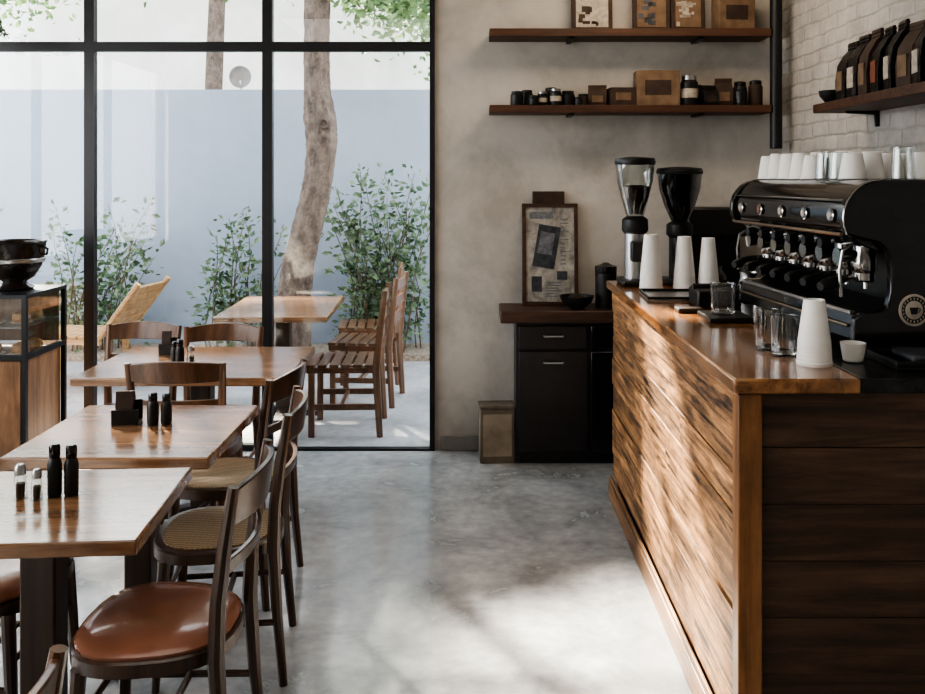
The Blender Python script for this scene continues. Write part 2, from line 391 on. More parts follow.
for c, r, n in [((1.2, -.3, 3.22), .55, 620), ((.9, .5, 3.35), .5, 420), ((.65, -.05, 3.35), .35, 200), ((.1, .1, 3.55), .4, 500), ((-.5, 0, 3.55), .35, 500), ((-1.0, .0, 3.55), .35, 500), ((-1.7, .0, 4.35), .55, 1100), ((-2.3, .0, 4.7), .5, 700), ((-2.5, .0, 4.1), .5, 700), ((-3.1, .0, 4.5), .6, 700), ((.5, 0, 3.7), .4, 400), ((-1.4, .2, 5.9), .7, 700), ((.9, -.9, 4.8), .9, 600), ((.5, .1, 5.7), .8, 600)]: blob(c, r, n)  # high clumps out of view are added to block and shape the sunlight
l = lb.obj('leaves', 'leaf2', t, smooth=False, nonorm=True); l['kind'] = 'stuff'

t = thing('tree', 'slim tree trunk with foliage behind the garden wall, plus unseen leaf masses added for shade', 'tree', (-2.97, 10.3, -.1))
B().tube([(0, 0, 0), (.03, 0, 1.5), (-.02, 0, 2.4), (.0, 0, 3), (.06, 0, 4.5), (0, 0, 6.2)], [.13, .11, .10, .1, .09, .05], 12).obj('trunk', 'bark', t)
lb = B()
for c, r, n in [((2.7, .1, 3.65), .8, 900), ((1.9, .1, 3.85), .6, 360), ((-2, .1, 4.0), .6, 300), ((-2.6, .1, 3.9), .5, 220)]: blob(c, r, n)
for c, r, n in [((-.4, 0, 5.2), .7, 1400), ((.5, 0, 5.3), .7, 1200), ((-1.2, 0, 5.4), .7, 1300), ((-.1, 0, 5.8), .5, 900), ((-1.0, 0, 5.9), .5, 900), ((-1.9, 0, 5.7), .7, 1000), ((1.2, 0, 5.6), .7, 700), ((1.8, 0, 5.0), .7, 600)]: blob(c, r, n, (.11, .18))  # dense clumps above the view, added to keep sun off the middle floor
l = lb.obj('leaves', 'leaf2', t, smooth=False, nonorm=True); l['kind'] = 'stuff'

t = thing('satellite_dish', 'small round grey dish on top of the garden wall', 'dish', (-2.24, 8.65, 2.47))
B().tube([(0, 0, 0), (0, 0, .1)], .012).obj('pole', 'steel', t)
B().lathe([(.0, .0), (.06, .005), (.085, .02), (.1, .035), (.108, .03), (.06, -.01), (0, -.015)], (0, 0, .13), 24, R=Matrix.Rotation(rad(90), 3, 'X')).obj('dish', 'skirt', t)

# ------------------------------------------------------------------ tables
def table(cx, cy, w_, d_, rz, label):
    t = thing('cafe_table', label, 'table', (cx, cy, 0), rz, group='wooden cafe tables in a row')
    B().box(-w_/2, w_/2, -d_/2, d_/2, .712, .75).obj('table_top', 'tabletop', t, bevel=.006)
    B().box(-.047, .047, -.047, .047, .05, .70).box(-.22, .22, -.16, .16, .69, .712).obj('pedestal', 'tableedge', t, bevel=.006)
    b = B()
    b.prism([(-.25, 0), (.25, 0), (.25, .025), (.06, .06), (-.06, .06), (-.25, .025)], 'Y', -.035, .035)
    b.prism([(-.24, 0), (.24, 0), (.24, .025), (.06, .058), (-.06, .058), (-.24, .025)], 'X', -.034, .034)
    b.obj('base', 'tableedge', t, bevel=.004)
    return t
table(-1.165, 2.44, .655, .56, rad(4), 'square wooden cafe table with glossy brown top and dark pedestal')
table(-1.165, 3.16, .66, .66, 0, 'square wooden cafe table with black bottles and card holder')
table(-1.305, 4.33, .95, .74, 0, 'wider wooden cafe table by the window')
table(-1.31, 6.2, .72, 1.0, rad(2), 'pale wooden table outside on the patio')

# ------------------------------------------------------------------ chairs (front = +Y)
def seat_ring(w_, d_, z, sc=1., n=28):
    out = []
    for i in range(n):
        a = 2*math.pi*i/n; c, s_ = math.cos(a), math.sin(a)
        x = math.copysign(abs(c)**.75, c)*w_/2*sc; y = math.copysign(abs(s_)**.8, s_)*d_/2*sc
        x *= 1+.10*(y/(d_/2))
        out.append(Vector((x, y, z)))
    return out
def chair(cx, cy, rz, label, pad='leather', frame='walnut', rails=((.735, .86), (.60, .645)), k=.88):
    t = thing('dining_chair', label, 'chair', (cx, cy, 0), rz, group='bentwood cafe chairs')
    w_, d_ = .42, .42
    B().loft([seat_ring(w_, d_, .40, .93), seat_ring(w_, d_, .405, 1), seat_ring(w_, d_, .438, 1.0), seat_ring(w_, d_, .443, .97)]).obj('seat_frame', frame, t)
    if pad == 'leather':
        B().loft([seat_ring(w_, d_, .44, .95), seat_ring(w_, d_, .453, .965), seat_ring(w_, d_, .465, .90), seat_ring(w_, d_, .473, .7), seat_ring(w_, d_, .477, .4), seat_ring(w_, d_, .478, .05)]).obj('seat', 'leather', t)
    else:
        B().loft([seat_ring(w_, d_, .44, .86), seat_ring(w_, d_, .447, .86), seat_ring(w_, d_, .446, .5), seat_ring(w_, d_, .444, .05)]).obj('seat', pad, t)
    for sx in (-1, 1):
        B().tube([(sx*.172, .15, .41), (sx*.178, .16, .25), (sx*.188, .175, 0)], [.023*k, .021*k, .015*k], 10).obj('leg', frame, t)
        B().tube([(sx*.195, -.225, 0), (sx*.183, -.205, .22), (sx*.18, -.192, .43), (sx*.185, -.198, .58), (sx*.192, -.216, .72), (sx*.2, -.24, .87)], [.016*k, .02*k, .025*k, .023*k, .021*k, .016*k], 10).obj('leg', frame, t)
    def rail(z0, z1, yb, half, bow, arch, th=.018):
        rings = []; n = 12
        for i in range(n+1):
            u = -1+2*i/n; x = half*u; y = yb-bow*(1-u*u); a = arch*(1-u*u)
            lean = -.17*(z1-z0)
            rings.append([Vector((x, y-th/2, z0)), Vector((x, y+th/2, z0)), Vector((x, y+th/2+lean, z1+a)), Vector((x, y-th/2+lean, z1+a))])
        return B().loft(rings)
    (a0, a1), (b0, b1) = rails
    rail(a0, a1, -.218-(a0-.735)*.17, .192, .045, .018, .018).obj('backrest', frame, t, bevel=.004)
    rail(b0, b1, -.200-(b0-.60)*.14, .186, .035, .0, .016).obj('back_slat', frame, t, bevel=.003)
    b = B()
    for sx in (-1, 1): b.tube([(sx*.186, .165, .2), (sx*.187, -.207, .2)], .010, 8)
    b.tube([(-.187, -.02, .2), (.187, -.02, .2)], .010, 8)
    b.tube([(-.183, .158, .27), (.183, .158, .27)], .009, 8)
    b.obj('stretcher', frame, t)
    return t
cA = chair(-.835, 2.41, rad(91), 'dark bentwood chair with padded brown leather seat tucked under table', rails=((.765, .86), (.64, .68)))
cB = chair(-.86, 3.06, rad(97), 'dark bentwood chair with woven rattan seat beside the table', 'rattan', rails=((.775, .86), (.65, .685)))
cC = dup(cB, (-.98, 3.62, 0), rad(82), 'dark bentwood chair with woven seat next to the second table')
cD = dup(cA, (-1.45, 2.70, 0), rad(-92), 'dark bentwood chair facing the aisle, brown leather seat under table')
cE = dup(cA, (-.93, 1.28, 0), rad(84), 'brown wooden chair, only the tip of its back showing', swap='walnut2')
cF = chair(-1.28, 4.07, rad(2), 'brown wooden chair with back to the room, pushed under table', 'walnut2', 'walnut2', rails=((.785, .865), (.66, .705)))
cF.scale = (1, 1, .97)
cG = dup(cF, (-1.34, 4.60, 0), rad(181), 'brown wooden chair facing the room behind the window table')
cH = dup(cF, (-1.82, 4.66, 0), rad(174), 'brown wooden chair at the corner of the window table')
for c_ in (cG, cH): c_.scale = (1, 1, .955)

def patio_chair(cx, cy, rz, label, fr):
    t = thing('patio_chair', label, 'chair', (cx, cy, 0), rz, group='slatted patio chairs')
    for i in range(6):
        y = -.20+i*.074
        B().box(-.22, .22, y, y+.056, .435, .455).obj('seat_slat', fr, t, bevel=.004)
    B().box(-.22, -.19, -.2, .22, .40, .435).box(.19, .22, -.2, .22, .40, .435).box(-.19, .19, .19, .22, .40, .435).obj('seat_frame', fr, t, bevel=.003)
    for sx in (-1, 1):
        B().box(sx*.205-.02, sx*.205+.02, .17, .21, 0, .40).obj('leg', fr, t, bevel=.004)
        B().tube([(sx*.22, -.24, 0), (sx*.22, -.215, .43), (sx*.22, -.27, .92)], [.022, .027, .02], 6).obj('leg', fr, t)
    b = B()
    for sx in (-1, 1): b.box(sx*.21-.012, sx*.21+.012, -.22, .19, .17, .205)
    b.box(-.2, .2, -.01, .015, .175, .2); b.obj('stretcher', fr, t)
    for z in (.58, .70, .82):
        y = -.215-.055*(z-.43)/.49
        B().box(-.21, .21, y-.012, y+.008, z, z+.07).obj('back_slat', fr, t, bevel=.004)
    return t
p1 = patio_chair(-.84, 5.88, rad(92), 'dark brown slatted wooden chair on the patio beside the outdoor table', 'walnut2')
dup(p1, (-.80, 6.62, 0), rad(85)); dup(p1, (-.86, 7.3, 0), rad(95))
t = thing('sun_lounger', 'low yellow-brown wooden lounger with slanted back near the shrubs', 'lounger', (-3.36, 7.15, 0), rad(-8))
for i in range(8): B().box(-.1+i*.08, -.03+i*.08, -.25, .25, .40, .425).obj('seat_slat', 'orange', t, bevel=.004)
for i in range(6):
    u = .05+i*.085; B().box(.54+u*.55-.008, .54+u*.55+.062, -.25, .25, .42+u*.72, .44+u*.72, Matrix.Rotation(rad(-53), 3, 'Y')).obj('back_slat', 'orange', t, bevel=.004)
for sy in (-.24, .24):
    B().box(-.1, .56, sy-.02, sy+.02, .36, .40).obj('side_rail', 'orange', t)
    B().tube([(.53, sy, .38), (.87, sy, .83)], .022, 6).obj('back_post', 'orange', t)
    for x in (-.06, .5): B().box(x-.02, x+.02, sy-.02, sy+.02, 0, .36).obj('leg', 'orange', t)

# ------------------------------------------------------------------ table-top things
def bottle(x, y, z, h=.15, r=.022, label='black sauce bottle with cap standing on wooden table'):
    t = thing('sauce_bottle', label, 'bottle', (x, y, z), group='bottles on the cafe tables')
    B().lathe([(r*.9, 0), (r, .006), (r, h*.62), (r*.8, h*.70), (r*.7, h*.74)], seg=20).obj('body', 'rubber', t)
    B().lathe([(r*.72, h*.74), (r*.78, h*.76), (r*.78, h*.95), (r*.6, h)], seg=16).obj('cap', 'machine', t)
    return t
def shaker(x, y, z, h=.1, r=.02):
    t = thing('salt_shaker', 'small glass shaker with metal cap on wooden table', 'shaker', (x, y, z), group='shakers on the cafe tables')
    B().lathe([(r, 0), (r*1.05, .005), (r*.8, h*.7), (r*.8, h*.72)], seg=16).obj('body', 'tumbler', t)
    B().lathe([(r*.6, .003), (r*.7, h*.45)], seg=16).obj('salt', 'kraftd', t)
    B().lathe([(r*.85, h*.71), (r*.85, h*.9), (r*.5, h)], seg=16).obj('cap', 'steel', t)
def holder(x, y, z, rz=0, w_=.09):
    t = thing('napkin_holder', 'small black card and napkin holder on wooden table', 'holder', (x, y, z), rz, group='napkin holders')
    B().box(-w_/2, w_/2, -.03, .03, 0, .012).box(-w_/2, w_/2, -.03, -.024, .01, .055).box(-w_/2, w_/2, .024, .03, .01, .08).obj('body', 'rubber', t, bevel=.002)
    B().box(-w_/2+.01, w_/2-.025, -.012, .012, .012, .115, Matrix.Rotation(rad(-8), 3, 'X')).obj('card', 'kraftd', t)
bottle(-1.160, 2.49, .75, .145, .019); bottle(-1.118, 2.50, .75, .14, .019)
shaker(-1.245, 2.47, .75, .095, .018); shaker(-1.195, 2.46, .75, .085, .015)
holder(-1.245, 3.23, .75, rad(5), .095); bottle(-1.145, 3.21, .75, .115, .02); bottle(-1.10, 3.22, .75, .11, .019)
holder(-1.53, 4.5, .75, 0, .075); bottle(-1.385, 4.24, .75, .12, .02); bottle(-1.43, 4.30, .75, .10, .018); shaker(-1.335, 4.25, .75, .09, .02)

# ------------------------------------------------------------------ bar counter
t = thing('bar_counter', 'bar counter clad in rough reclaimed wooden planks', 'counter', (0, 0, 0))
B().box(.73, 1.68, 2.43, 4.6, 0, 1.058).obj('body', 'front', t)
b = B(); z = .11; hs = [.115, .13, .10, .125, .135, .11, .125, .11]
for i, h in enumerate(hs):
    cuts = [2.44, 2.9+((i*.83) % 1.0)*1.3, 4.6]
    dx = random.uniform(0, .008)
    for a, c in zip(cuts, cuts[1:]):
        dx += random.uniform(0, .002); b.box(.703+dx, .73, a+.0005, c-.0005, z+.0017, min(z+h, 1.057)-.0017)
    z += h
b.obj('side_panel', 'side', t, bevel=.002)
b = B(); z = 0
for i in range(7):
    h = .1515; dx = random.uniform(0, .0025)
    b.box(.765, 1.68, 2.405+dx, 2.43, z+.0009, min(z+h, 1.057)-.0009); z += h
b.obj('front_panel', 'front', t, bevel=.0012)
B().box(.70, .765, 2.385, 2.44, 0, 1.058).obj('corner_post', 'trimwood', t, bevel=.004)
B().box(.688, .705, 2.44, 4.6, 0, .09).box(.694, .705, 2.44, 4.6, .09, .11).obj('skirting', 'trimy', t, bevel=.003)
tag(B().box(.685, 1.02, 2.37, 4.66, 1.06, 1.10).obj('countertop', 'top', bevel=.006), 'glossy honey-brown wooden countertop along the bar', 'countertop')
tag(B().box(1.022, 1.72, 2.38, 4.66, 1.06, 1.10).obj('countertop', 'stone', bevel=.004), 'black worktop under the coffee machine', 'countertop')

CT = 1.10
t = thing('espresso_machine', 'large glossy black espresso machine with dark chrome group heads', 'coffee machine', (1.38, 3.16, CT), rad(5))
def arc(cx, cz, r, a0, a1, n=7): return [(cx+r*math.cos(rad(a0+(a1-a0)*i/n)), cz+r*math.sin(rad(a0+(a1-a0)*i/n))) for i in range(n+1)]
TOP = .525
hous = [(.29, .30), (.29, TOP)]+arc(-.20, TOP-.11, .11, 90, 200)+[(-.26, .33), (-.18, .30)]
B().prism(hous, 'Y', -.43, .43).obj('body', 'machine', t, bevel=.004)
B().box(-.02, .27, -.43, .43, .05, .30).obj('back_housing', 'dsteel', t)
endp = [(.30, .03), (.30, TOP)]+arc(-.21, TOP-.115, .115, 90, 205, 9)+[(-.21, .335)]+[(-.185, .31), (-.175, .26), (-.175, .19), (-.185, .145), (-.21, .13), (-.26, .13), (-.29, .11), (-.29, .04), (-.27, .03)]
for y0, y1 in ((-.46, -.43), (.43, .46)):
    B().prism(endp, 'Y', y0, y1).obj('side_panel', 'machine', t, bevel=.006)
B().tube([(x, -.461, z) for x, z in endp[2:12]], .003, 6).obj('edge_trim', 'chrome', t)
B().prism([(-.29, .045), (0, .045), (0, .12), (-.28, .12)], 'Y', -.43, .43).obj('drip_tray', 'machine', t, bevel=.004)
b = B()
for i in range(34): b.box(-.27, -.02, -.42+i*.0252, -.412+i*.0252, .121, .128)
b.box(-.285, -.27, -.425, .425, .12, .13).obj('drip_grate', 'steel', t)
B().tube([(-.315, -.43, .36), (-.315, .43, .36)], .006, 8).obj('trim_strip', 'bronze', t)
B().tube([(-.308, -.43, .462), (-.308, .43, .462)], .0035, 8).obj('trim_strip', 'chrome', t)
B().tube([(-.292, -.425, .085), (-.292, .425, .085)], .005, 8).obj('trim_strip', 'bronze', t)
RY = Matrix.Rotation(rad(-90), 3, 'Y')
for y in (-.35, -.233, -.117, 0, .117, .233, .35):
    g = B(); g.lathe([(.034, .0), (.04, .01), (.04, .045), (.032, .065), (.032, .095)], (-.2, y, .235), 20); g.lathe([(.018, 0), (.022, .04), (.026, .055)], (-.235, y, .29), 14, R=RY)
    gh = g.obj('group_head', 'chrome', t)
    f = B(); f.lathe([(.03, 0), (.036, .006), (.036, .028)], (-.2, y, .209), 20); f.tube([(-.2, y-.01, .209), (-.2, y-.012, .188)], .008, 8)
    f.tube([(-.232, y, .225), (-.262, y, .22)], .009, 8)
    pf = f.obj('portafilter', 'chrome', t)
    h = B().tube([(-.258, y, .221), (-.29, y-.01, .213), (-.34, y-.03, .203), (-.362, y-.04, .20)], [.011, .017, .019, .013], 10)
    h.obj('handle', 'rubber', pf)
for y in (-.29, -.175, -.06, .06, .175, .29):
    b = B(); b.lathe([(.018, 0), (.02, .012), (.016, .03)], (-.285, y, .325), 14, R=RY); b.obj('steam_knob', 'rubber', t)
for y in (-.41, .41):
    B().tube([(-.27, y, .33), (-.30, y, .31), (-.31, y, .25), (-.305, y, .17)], .005, 8).obj('steam_wand', 'chrome', t)
for y in (.36, .18, .0, -.18, -.36):
    b = B(); b.lathe([(.020, 0), (.022, .005), (.018, .008), (.0, .008)], (-.31, y, .415), 24, R=RY); b.obj('pressure_gauge', 'chrome', t)
    b = B(); b.lathe([(.012, 0), (.012, .002)], (-.318, y, .415), 20, R=RY); b.obj('badge', 'redlab' if y == .18 else 'cream', t)
RX = Matrix.Rotation(rad(90), 3, 'X')
ex, ez = -.105, .135
B().lathe([(.043, 0), (.043, .002)], (ex, -.46, ez), 36, R=RX).obj('emblem', 'rubber', t)
B().lathe([(.048, 0), (.048, .004), (.041, .005), (.041, .001)], (ex, -.46, ez), 36, R=RX, cap=False).obj('emblem_ring', 'tanring', t)
B().lathe([(.028, 0), (.028, .003), (.027, .0035), (.001, .0035)], (ex, -.46, ez), 36, R=RX).obj('emblem_disc', 'tanring', t)
b = B(); b.prism([(ex-.015, ez+.008), (ex+.012, ez+.008), (ex+.007, ez-.012), (ex-.010, ez-.012)], 'Y', -.4655, -.4635)
b.tube([(ex+.011, -.4645, ez+.005), (ex+.018, -.4645, ez+.003), (ex+.016, -.4645, ez-.005), (ex+.009, -.4645, ez-.006)], .0016, 6)
b.obj('emblem_cup', 'rubber', t)
b = B()
for k in range(20):
    a = k*math.pi/10; cx_, cz_ = ex+.0345*math.cos(a), ez+.0345*math.sin(a); b.box(cx_-.0018, cx_+.0018, -.4635, -.4615, cz_-.003, cz_+.003)
b.obj('emblem_marks', 'tanring', t)
for x in (-.23, .23):
    for y in (-.4, .4): B().lathe([(.02, 0), (.022, .01), (.018, .045)], (x, y, 0), 14).obj('foot', 'steel', t)

# cups on the machine
cup0 = B().lathe([(.041, 0), (.043, .003), (.039, .035), (.030, .092), (.026, .096)], seg=24).obj('cup', 'white')
tag(cup0, 'white cup upside down on top of coffee machine', 'cup', 'cups on the coffee machine')
gl0 = B().lathe([(.034, 0), (.036, .003), (.030, .1), (.026, .102), (0, .102), (0, .094), (.025, .093), (.031, .004)], seg=24, cap=False).obj('glass', 'tumbler')
tag(gl0, 'clear glass upside down on top of coffee machine', 'glass', 'glasses on the coffee machine')
Rm = Matrix.Rotation(rad(5), 3, 'Z'); first = {'c': True, 'g': True}
for row, lx in enumerate((-.18, -.09, 0, .09, .18)):
    for i in range(9):
        ly = .41-i*.093+random.uniform(-.003, .003)-(.045 if row % 2 else 0)
        if random.random() < (.35 if i > 5 else .04): continue
        kind = 'g' if (i, row) in ((5, 0), (6, 0), (8, 1), (3, 1), (7, 2)) else 'c'
        src = cup0 if kind == 'c' else gl0
        o = src if first[kind] else src.copy()
        if not first[kind]: COL.objects.link(o)
        first[kind] = False
        o.location = Vector((1.38, 3.16, CT+TOP+.001))+Rm @ Vector((lx+random.uniform(-.003, .003), ly, 0))
        o.scale = (1, 1, random.uniform(.88, 1.06))

# grinders
def grinder(x, y, hop, body, s, label, k=1.):
    t = thing('coffee_grinder', label, 'coffee grinder', (x, y, CT))
    B().box(-.08, .08, -.11, .09, 0, .03).obj('base', 'rubber', t, bevel=.01)
    B().lathe([(.052, .03), (.052, .25*k), (.06, .26*k)], seg=28).obj('body', body, t)
    B().lathe([(.062, .26*k), (.066, .27*k), (.064, .32*k), (.045, .335*k)], seg=28).obj('collar', 'rubber', t)
    B().box(-.035, .035, -.11, -.05, .12, .22).obj('dosing_chamber', 'steel' if body == 'rubber' else 'rubber', t, bevel=.008)
    B().lathe([(.038, .335*k), (.045, .345*k), (.07*s, .42*k), (.094*s, .51*k), (.102*s, .60*k), (.099*s, .60*k), (.090*s, .51*k), (.066*s, .42*k), (.04, .35*k)], seg=32, cap=False).obj('hopper', hop, t)
    B().lathe([(.035, .345*k), (.062*s, .42*k), (.080*s, .48*k), (.05*s, .49*k)], seg=28).obj('coffee_beans', 'beans', t)
    B().lathe([(.104*s, .59*k), (.108*s, .603*k), (.102*s, .622*k), (.03*s, .63*k)], seg=32).obj('lid', 'rubber', t)
    return t
grinder(.805, 4.50, 'tumbler', 'steel', .95, 'coffee grinder with clear bean hopper and steel column', 1.01)
grinder(1.03, 4.51, 'smoke', 'rubber', 1.08, 'black coffee grinder with smoked bean hopper', .93)

def cup_stack(x, y, h, r, label):
    pr = [(r, 0), (r*1.03, .004), (r*1.03, .01)]; n = 5
    for i in range(n): z = .012+i*.012; pr += [(r*(.985-.012*i), z), (r*(1.0-.012*i), z+.006), (r*(.985-.012*i), z+.010)]
    pr += [(r*.62, h-.006), (r*.6, h), (r*.55, h), (r*.54, h-.006)]
    return tag(B().lathe(pr, seg=28).obj('paper_cup_stack', 'white', loc=(x, y, CT)), label, 'paper cups', 'paper cup stacks on the counter')
cup_stack(.85, 4.32, .26, .055, 'tall stack of white paper cups beside grinder')
cup_stack(1.01, 4.32, .25, .053, 'tall stack of white paper cups beside grinder')
cup_stack(1.12, 4.30, .245, .05, 'tall stack of white paper cups beside grinder')
cup_stack(.968, 2.56, .185, .048, 'white paper cups upside down at the counter edge')

def tumbler(x, y, z, h, r, label):
    t = thing('drinking_glass', label, 'glass', (x, y, z), group='glasses on the counter')
    B().lathe([(r*.9, 0), (r*.95, .002), (r, h), (r*.93, h), (r*.86, .014), (0, .012)], seg=32).obj('body', 'crystal', t)
    b = B(); b.lathe([(r*1.005, h-.003), (r*1.02, h), (r*.93, h+.001), (r*.925, h-.003)], seg=32, cap=False); b.obj('rim', 'tumbler', t)
tumbler(.905, 2.78, CT, .125, .036, 'clear glass tumbler on the counter')
tumbler(.928, 2.69, CT, .12, .040, 'clear glass tumbler beside white paper cup')
tumbler(.935, 3.38, CT+.02, .115, .046, 'clear glass on black mat beside coffee machine')
tag(B().box(.86, 1.02, 3.28, 3.47, CT, CT+.02).obj('bar_mat', 'rubber', bevel=.004), 'black rubber mat under a glass', 'mat')
t = thing('serving_tray', 'flat grey metal tray lying on wooden counter', 'tray', (.96, 4.03, CT), rad(-3))
B().box(-.2, .2, -.15, .15, 0, .006).obj('base', 'steel', t)
B().box(-.2, -.193, -.15, .15, .006, .016).box(.193, .2, -.15, .15, .006, .016).box(-.193, .193, -.15, -.143, .006, .016).box(-.193, .193, .143, .15, .006, .016).obj('rim', 'rubber', t)
t = thing('knock_box', 'black knock box between cups and coffee machine', 'box', (1.0, 3.74, CT))
B().box(-.09, .09, -.08, .08, 0, .075).obj('body', 'rubber', t, bevel=.01)
B().tube([(-.09, 0, .08), (.09, 0, .08)], .012).obj('bar', 'rubber', t)
t = thing('milk_pitcher', 'steel milk pitcher behind the coffee machine', 'pitcher', (1.2, 3.92, CT))
B().lathe([(.045, 0), (.05, .01), (.05, .06), (.038, .10), (.042, .12), (.04, .12), (.036, .10), (.046, .06), (.0, .01)], seg=24).obj('body', 'steel', t)
B().tube([(0, .04, .105), (0, .085, .095), (0, .085, .04), (0, .05, .03)], .005, 6).obj('handle', 'steel', t)
tag(B().box(.80, .90, 3.52, 3.6, CT, CT+.02).obj('wooden_coaster', 'kraftd', bevel=.006), 'small brown wooden block on the counter', 'coaster')
t = thing('tray', 'black tray with folded dark cloth beside coffee machine', 'tray', (1.36, 2.57, CT))
B().box(-.2, .22, -.10, .10, 0, .01).box(-.2, .22, -.10, -.09, .01, .025).box(-.2, .22, .09, .10, .01, .025).box(-.2, -.19, -.09, .09, .01, .025).box(.21, .22, -.09, .09, .01, .025).obj('body', 'rubber', t, bevel=.003)
tag(B().box(1.22, 1.52, 2.50, 2.64, CT+.011, CT+.035).obj('cloth', 'ink', bevel=.01), 'folded dark bar cloth on the black tray', 'cloth')
tag(B().lathe([(.022, 0), (.028, .004), (.036, .055), (.033, .055), (.022, .008), (0, .006)], seg=24).obj('cup', 'white', loc=(1.095, 2.60, CT)), 'small white cup beside the black tray', 'cup')

# ------------------------------------------------------------------ back cabinet
t = thing('cabinet', 'black cabinet with drawers and doors against cream wall', 'cabinet', (.24, 5.1, 0))
B().box(0, 1.25, .02, .29, .06, .805).box(.02, 1.23, .05, .28, 0, .06).obj('body', 'cab', t)
for i, x in enumerate((.015, .425, .835)):
    mt = 'machine' if i == 1 else 'cab'
    d = B().box(x, x+.39, 0, .02, .66, .79).obj('drawer', mt, t, bevel=.004)
    B().tube([(x+.14, 0, .735), (x+.14, -.02, .735), (x+.25, -.02, .735), (x+.25, 0, .735)], .006, 8).obj('handle', 'steel', d)
    d = B().box(x, x+.39, 0, .02, .08, .645).obj('door', mt, t, bevel=.004)
    B().tube([(x+.14, 0, .585), (x+.14, -.02, .585), (x+.25, -.02, .585), (x+.25, 0, .585)], .006, 8).obj('handle', 'steel', d)
tag(B().box(.15, 1.6, 5.07, 5.4, .81, .88).obj('countertop', 'slab', bevel=.006), 'thick dark wooden slab on the black cabinet', 'countertop')
t = thing('storage_box', 'tan metal box standing on the floor against cabinet', 'box', (.13, 5.2, 0), rad(4))
B().box(-.1, .1, -.06, .06, 0, .31).obj('body', 'tan', t, bevel=.006)
B().box(-.104, .104, -.064, .064, .31, .33).obj('lid', 'tan', t, bevel=.004)
B().box(-.082, .082, -.064, -.06, .04, .28).obj('front_plate', 'tanface', t)
t = thing('picture_frame', 'framed collage poster leaning against cream wall', 'picture', (.45, 5.30, .88), rot=(rad(-5), 0, 0))
W2, H = .165, .60
B().box(-W2, W2, -.01, .01, 0, .022).box(-W2, W2, -.01, .01, H-.022, H).box(-W2, -W2+.022, -.01, .01, .022, H-.022).box(W2-.022, W2, -.01, .01, .022, H-.022).obj('frame', 'slab', t, bevel=.002)
b = B().box(-W2+.02, W2-.02, .0, .008, .02, H-.02); b.mi = 1
for i in range(12): b.box(.06, .06+random.uniform(.02, .06), -.003, .001, .24+i*.024, .246+i*.024)
for i in range(6): b.box(-.03, -.03+random.uniform(.04, .1), -.003, .001, .05+i*.016, .056+i*.016)
b.obj('poster', ['paper', 'grey'], t)
Rp = Matrix.Rotation(rad(10), 3, 'Y')
B().box(-.085, .045, -.003, 0, .22, .47, Rp).obj('print', 'ink', t)
B().box(.04, .10, -.003, 0, .15, .2).obj('print', 'ink', t)
B().box(-.11, -.05, -.003, 0, .08, .17).obj('print', 'ink', t)
B().box(-.065, .02, -.006, -.003, .30, .43, Rp).obj('print', 'grey', t)
B().box(-.12, .02, -.003, 0, .51, .55).obj('print', 'grey', t)
tag(B().box(.35, .54, 5.37, 5.39, .88, 1.55).obj('wooden_board', 'kraftd', bevel=.004), 'brown board standing behind the framed poster', 'board')
t = thing('bowl', 'dark bowl on the wooden cabinet top', 'bowl', (.59, 5.17, .88))
B().lathe([(.04, 0), (.045, .008), (.085, .04), (.1, .075), (.095, .075), (.08, .043), (.0, .015)], seg=28).obj('body', 'rubber', t)
B().lathe([(.06, .045), (.05, .065), (.02, .08)], seg=18).obj('filling', 'kraftd', t)
t = thing('canister', 'black canister on the wooden cabinet top', 'canister', (.765, 5.22, .88))
B().lathe([(.06, 0), (.062, .01), (.062, .2), (.055, .205)], seg=24).obj('body', 'rubber', t)
B().lathe([(.064, .205), (.064, .24), (.03, .25), (.015, .26)], seg=24).obj('lid', 'machine', t)
t = thing('coffee_brewer', 'black boxy coffee brewer standing behind the bar', 'coffee machine', (1.38, 5.2, .88))
B().box(-.17, .17, -.12, .14, 0, .05).box(-.17, .17, .03, .14, .05, .42).box(-.17, .17, -.12, .14, .42, .58).obj('body', 'rubber', t, bevel=.01)
B().lathe([(.06, .055), (.075, .08), (.07, .2), (.045, .23), (.05, .25)], (0, -.03, 0), 24).obj('jug', 'smoke', t)

# ------------------------------------------------------------------ wall shelves on the back wall
def shelf(z, label):
    t = thing('wall_shelf', label, 'shelf', (0, 0, z))
    B().box(.09, 1.71, 5.17, 5.398, -.045, 0).obj('board', 'shelf', t, bevel=.003)
    for x in (.55, 1.3): B().box(x, x+.03, 5.2, 5.398, -.058, -.045).obj('bracket', 'black', t)
shelf(2.49, 'upper dark wooden wall shelf holding frames and boxes'); shelf(2.05, 'lower dark wooden wall shelf holding jars and boxes')
struct(B().tube([(1.745, 5.2, 1.80), (1.745, 5.2, 3.2)], .035, 12).obj('upright_pipe', 'black'))  # black metal pipe, upright beside the shelves, running up to the ceiling

def frame(x, w_, h, z, mat, label, y=5.3, pr='ink'):
    t = thing('picture_frame', label, 'picture', (x, y, z), rot=(rad(-4), 0, 0), group='frames on the upper shelf')
    B().box(-w_/2, w_/2, -.01, .01, 0, h).obj('frame', 'kraftd', t, bevel=.003)
    b = B().box(-w_/2+.025, w_/2-.025, -.013, -.01, .025, h-.025); b.mi = 1
    for i in range(14):
        x0 = random.uniform(-w_/2+.03, w_/2-.08); z0 = random.uniform(.03, h-.07); b.box(x0, x0+random.uniform(.015, .05), -.015, -.012, z0, z0+random.uniform(.01, .035))
    b.obj('picture', [mat, pr], t)
frame(.695, .24, .30, 2.49, 'cream', 'dark framed print on cream paper, upper shelf', pr='kraftd')
frame(1.045, .22, .29, 2.49, 'kraft', 'dark framed brown print on the upper shelf')
frame(1.26, .20, .27, 2.49, 'kraft', 'framed tan print with speckled pattern on the upper shelf', pr='cream')
